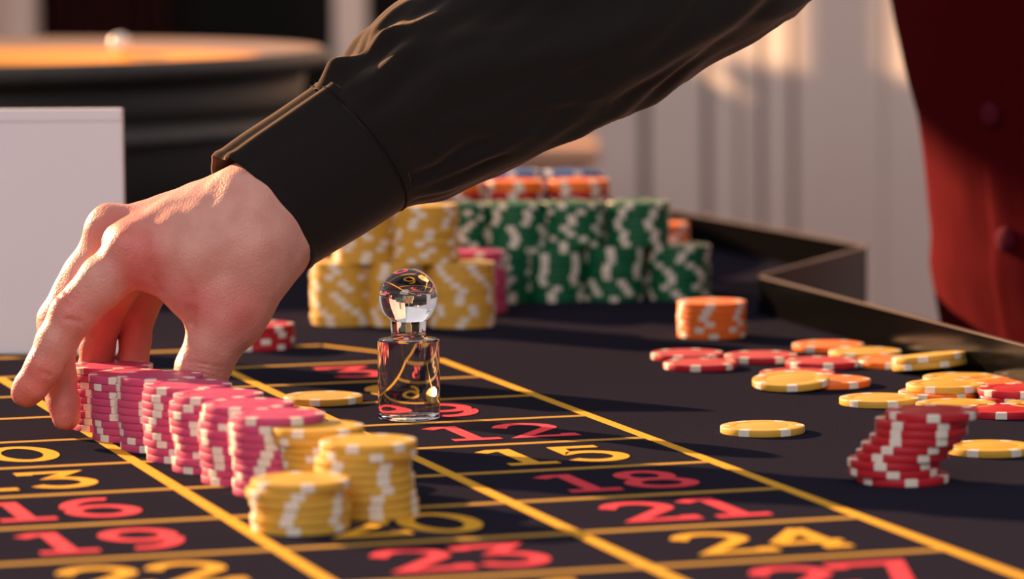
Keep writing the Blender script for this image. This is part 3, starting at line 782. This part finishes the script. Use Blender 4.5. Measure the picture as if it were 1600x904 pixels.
# ---- sleeve
def tube(name, rings, m, nseg=120, sub=10, disp=None, thick=0.0, cap=True, par=None):
    """rings: (T px,py, B px,py, D, depth ratio, shear_mm). Catmull-Rom between rings."""
    R_ = []
    for (tx, ty, bx, by, D, q, sh) in rings:
        T = W(tx, ty, D); Bp = W(bx, by, D); R_.append((T, Bp, q, sh / 1000.0))
    def cr(p0, p1, p2, p3, t):
        return 0.5 * ((2 * p1) + (-p0 + p2) * t + (2 * p0 - 5 * p1 + 4 * p2 - p3) * t * t + (-p0 + 3 * p1 - 3 * p2 + p3) * t ** 3)
    S = []
    n = len(R_)
    for i in range(n - 1):
        a, b_, c_, d = R_[max(0, i - 1)], R_[i], R_[i + 1], R_[min(n - 1, i + 2)]
        for j in range(sub + (1 if i == n - 2 else 0)):
            t = j / sub
            S.append(tuple(cr(a[k], b_[k], c_[k], d[k], t) for k in range(4)))
    V = []; s_acc = 0; prev = None; dirs = []
    cs = [(s[0] + s[1]) / 2 for s in S]
    for i, (T, Bp, q, sh) in enumerate(S):
        c = cs[i]; up = (T - Bp) / 2; al = (cs[min(i + 1, len(cs) - 1)] - cs[max(0, i - 1)]).normalized()
        dep = al.cross(up).normalized()
        if dep.y < 0: dep = -dep
        if prev is not None: s_acc += (c - prev).length
        prev = c
        a_ = up.length
        for k in range(nseg):
            th = 2 * PI * k / nseg                       # 0 = top, pi/2 = far side, 3pi/2 = near side
            ct, st_ = math.cos(th), math.sin(th)
            e = 2.25
            ct2 = math.copysign(abs(ct) ** (2 / e), ct); st2 = math.copysign(abs(st_) ** (2 / e), st_)
            p = c + up * ct2 + dep * (a_ * q * st2) + al * (-sh * st_ )
            nrm = (up.normalized() * ct + dep * st_ ).normalized()
            if disp: p = p + nrm * disp(s_acc, th, i / (len(S) - 1), p)
            V.append(p)
    Fc = []
    for i in range(len(S) - 1):
        for k in range(nseg):
            k2 = (k + 1) % nseg
            Fc.append((i * nseg + k, i * nseg + k2, (i + 1) * nseg + k2, (i + 1) * nseg + k))
    o = fixn(mesh_obj(name, V, Fc, m, smooth=True))
    if thick:
        so = o.modifiers.new('solid', 'SOLIDIFY'); so.thickness = thick; so.offset = -1
    return o
NEAR = 1.5 * PI
def gs(x, w_): return math.exp(-(x / w_) ** 2)
def wrap(a):
    while a > PI: a -= 2 * PI
    while a < -PI: a += 2 * PI
    return a
def cuff_disp(s, th, u, p):
    a = wrap(th - 0.0)      # 0 top, negative = near side
    d = 0.0032 * gs(a + 0.66, 0.20) - 0.0016 * gs(a + 0.38, 0.12) + 0.0020 * gs(a + 0.10, 0.16)
    d += 0.0005 * noise.noise(Vector((s * 30, th * 2, 0)))
    d += 0.0007 * gs(s - 0.002, 0.002) + 0.0005 * gs(u - 1, 0.02)
    return d
def sleeve_disp(s, th, u, p):
    a = wrap(th)
    ms = min(1, s / 0.02)
    # puckers fanning out from the cuff seam
    v = noise.noise(Vector((th * 2.4 + s * 5, s * 9, 1.3))) * 0.0055 * ms
    v += noise.noise(Vector((th * 5.0 - s * 16, s * 22, 4.1))) * 0.0022 * ms
    v += (1 - abs(noise.noise(Vector((th * 1.9 + s * 14, s * 11 - th, 9.7)))) * 2) * 0.0025 * ms - 0.001 * ms
    # pinched gather beside the seam on top
    v += 0.006 * gs(s - 0.012, 0.008) * gs(a + 0.45, 0.28) - 0.005 * gs(s - 0.026, 0.008) * gs(a + 0.35, 0.35)
    # ridge running diagonally over the near side
    v += 0.0045 * gs(a + 0.55 + (s - 0.02) * 9, 0.14) * gs(s - 0.035, 0.03)
    v -= 0.004 * gs(a + 0.95 + (s - 0.05) * 8, 0.22) * gs(s - 0.09, 0.06)
    v += 0.004 * gs(a + 1.5 + (s - 0.05) * 6, 0.22) * gs(s - 0.10, 0.07)
    v += 0.003 * gs(a + 2.6 - (s) * 1.5, 0.16) * min(1, s / 0.03)
    return v
shirt = empty('shirt', (0, 0, 0)); shirt.parent = person; shirt.location = Vector((0, 0, 0)) - Vector((0.42, 2.5, FL))
def shp(o): o.parent = shirt; return o
cr_rings = [(334, 250, 480, 420, 1.905, 0.80, 11), (378, 218, 522, 394, 1.905, 0.80, 11), (432, 181, 575, 362, 1.906, 0.80, 11), (494, 138, 636, 322, 1.908, 0.80, 10)]
cuff = shp(tube('cuff', cr_rings, M['shirt'], 140, 16, cuff_disp, 0.0012)); tag(cuff, 'black buttoned shirt cuff')
sl_rings = [(484, 146, 628, 326, 1.908, 0.78, 10), (506, 124, 650, 314, 1.908, 0.80, 9), (536, 92, 700, 300, 1.909, 0.82, 6), (572, 48, 762, 270, 1.912, 0.82, 4), (612, 18, 822, 247, 1.915, 0.80, 0),
            (668, -10, 880, 220, 1.92, 0.80, 0), (735, -52, 940, 192, 1.925, 0.80, 0), (805, -110, 1005, 163, 1.93, 0.8, 0), (885, -190, 1085, 112, 1.94, 0.8, 0), (980, -280, 1180, 52, 1.96, 0.8, 0),
            (1075, -370, 1275, -14, 1.99, 0.8, 0), (1150, -480, 1365, -110, 2.04, 0.85, 0), (1190, -640, 1440, -240, 2.12, 0.9, 0), (1230, -820, 1510, -480, 2.24, 0.9, 0), (1290, -1000, 1570, -700, 2.38, 0.95, 0), (1400, -1100, 1600, -820, 2.48, 0.9, 0)]
slv = shp(tube('sleeve', sl_rings, M['shirt'], 160, 14, sleeve_disp, 0.0008)); tag(slv, 'black shirt sleeve with soft folds')
# stitched seam line on the cuff: a fine tube around its upper end
sv = []
def seam_ring(T, Bp, D, q, shm, up_, r):
    T = W(*T, D); Bp = W(*Bp, D); c = (T + Bp) / 2; up = (T - Bp) / 2
    al_ = (W(494, 138, D) - W(432, 181, D)).normalized(); dep = al_.cross(up).normalized()
    if dep.y < 0: dep = -dep
    pts = []
    for k in range(120):
        th = 2 * PI * k / 120; ct, st_ = math.cos(th), math.sin(th)
        ct2 = math.copysign(abs(ct) ** (2 / 2.25), ct); st2 = math.copysign(abs(st_) ** (2 / 2.25), st_)
        p = c + up * ct2 + dep * (up.length * q * st2) + al_ * (-shm * st_)
        nrm = (up.normalized() * ct + dep * st_).normalized()
        pts.append(p + nrm * (cuff_disp(0.07, th, 0.96, p) + 0.0002))
    V = []; Fc = []
    for k in range(120):
        d = (pts[(k + 1) % 120] - pts[k - 1]).normalized(); n_ = (pts[k] - c).normalized(); b_ = d.cross(n_).normalized()
        for j in range(6):
            an = j * PI / 3; V.append(pts[k] + n_ * r * math.cos(an) + b_ * r * math.sin(an))
    for k in range(120):
        for j in range(6):
            Fc.append((k * 6 + j, k * 6 + (j + 1) % 6, ((k + 1) % 120) * 6 + (j + 1) % 6, ((k + 1) % 120) * 6 + j))
    return mesh_obj('seam', V, Fc, M['thread'], smooth=True)
sm_ = seam_ring((488, 142), (630, 326), 1.908, 0.80, 0.010, None, 0.00035); sm_.parent = cuff

# ---- waistcoat / torso
fwd = Vector((-0.70, -0.714, 0)).normalized(); rgt = Vector((-0.714, 0.70, 0)).normalized()
TC = [(-0.20, 0.286, 0.115, 0.165), (-0.10, 0.276, 0.117, 0.165), (-0.03, 0.270, 0.12, 0.168), (0.018, 0.2625, 0.12, 0.17), (0.04, 0.2625, 0.12, 0.17), (0.072, 0.259, 0.12, 0.17), (0.11, 0.2535, 0.12, 0.172),
      (0.141, 0.2455, 0.12, 0.174), (0.187, 0.2375, 0.122, 0.178), (0.26, 0.228, 0.125, 0.185), (0.36, 0.222, 0.125, 0.19), (0.46, 0.235, 0.115, 0.19), (0.54, 0.262, 0.09, 0.16), (0.57, 0.30, 0.07, 0.10), (0.58, 0.33, 0.06, 0.07)]
DC = 2.50
def torso_pt(z, th, off=0.0):
    i = 0
    while i < len(TC) - 2 and z > TC[i + 1][0]: i += 1
    z0, z1 = TC[i][0], TC[i + 1][0]; t = min(1, max(0, (z - z0) / (z1 - z0)))
    t = t
    xl, a_, b_ = [TC[i][k] * (1 - t) + TC[i + 1][k] * t for k in (1, 2, 3)]
    ext = math.sqrt((a_ * fwd.x) ** 2 + (b_ * rgt.x) ** 2)
    c = Vector((xl + ext, DC, z))
    ct, st_ = math.cos(th), math.sin(th)
    n_ = (fwd * ct / a_ + rgt * st_ / b_).normalized()
    wv = 0.0020 * noise.noise(Vector((th * 3, z * 14, 2.0))) + 0.0012 * noise.noise(Vector((th * 9, z * 30, 5.0)))
    return c + fwd * a_ * ct + rgt * b_ * st_ + n_ * (off + wv), n_
nz_, nt_ = 100, 128; V = []; Fc = []
for i in range(nz_ + 1):
    z = -0.20 + 0.78 * i / nz_
    for k in range(nt_):
        th = 2 * PI * k / nt_
        p, _n = torso_pt(z, th); V.append(p)
for i in range(nz_):
    for k in range(nt_):
        Fc.append((i * nt_ + k, i * nt_ + (k + 1) % nt_, (i + 1) * nt_ + (k + 1) % nt_, (i + 1) * nt_ + k))
Fc.append(tuple(range(nt_))); Fc.append(tuple(nz_ * nt_ + k for k in range(nt_)))
vest = fixn(mesh_obj('waistcoat', V, Fc, M['vest'], smooth=True)); ploc(vest); tag(vest, 'wine red velvet waistcoat with covered buttons')
# placket: overlapping front edge
V = []; Fc = []; tw = (0.10, 0.36)
for i in range(71):
    z = -0.19 + 0.62 * i / 70
    for j in range(9):
        th = tw[0] + (tw[1] - tw[0]) * j / 8
        p, _n = torso_pt(z, th, 0.0016 if 0 < j < 8 else -0.0004); V.append(p)
for i in range(70):
    for j in range(8): Fc.append((i * 9 + j, i * 9 + j + 1, (i + 1) * 9 + j + 1, (i + 1) * 9 + j))
pl = fixn(mesh_obj('placket', V, Fc, M['vest'], smooth=True)); pl.parent = vest
M['btn'] = bump(mat('covered_button', (0.10, 0.010, 0.022), 0.9, spec=0.05, Sheen_Weight=0.0), 900, 0.5, 0.0005)
for z in (0.117, 0.042, 0.195, 0.273, -0.036):
    p, n_ = torso_pt(z, 0.25, 0.0016)
    bt = lathe('button', [(0, 0), (0.0070, 0), (0.0078, 0.0012), (0.0076, 0.0026), (0.0058, 0.0042), (0.003, 0.0050), (0, 0.0052)], 32, M['btn'])
    bt.rotation_euler = n_.to_track_quat('Z', 'Y').to_euler(); bt.location = p; bt.parent = vest
# trousers
for sgn in (-1, 1):
    V = []; Fc = []
    c0_, _ = torso_pt(-0.20, 0); cc = Vector((0.286 + 0.135, DC, -0.2))
    for i in range(13):
        t = i / 12; z = -0.19 + (FL + 0.19) * t
        r_ = 0.092 - 0.038 * t
        c = cc + rgt * sgn * 0.080 + fwd * 0.01 * math.sin(t * PI)
        for k in range(32):
            a = 2 * PI * k / 32; V.append((c.x + r_ * math.cos(a), c.y + r_ * math.sin(a), z))
    for i in range(12):
        for k in range(32): Fc.append((i * 32 + k, i * 32 + (k + 1) % 32, (i + 1) * 32 + (k + 1) % 32, (i + 1) * 32 + k))
    Fc.append(tuple(range(32))); Fc.append(tuple(12 * 32 + k for k in range(32)))
    ploc(fixn(mesh_obj('trouser_leg', V, Fc, M['trouser'], smooth=True)))
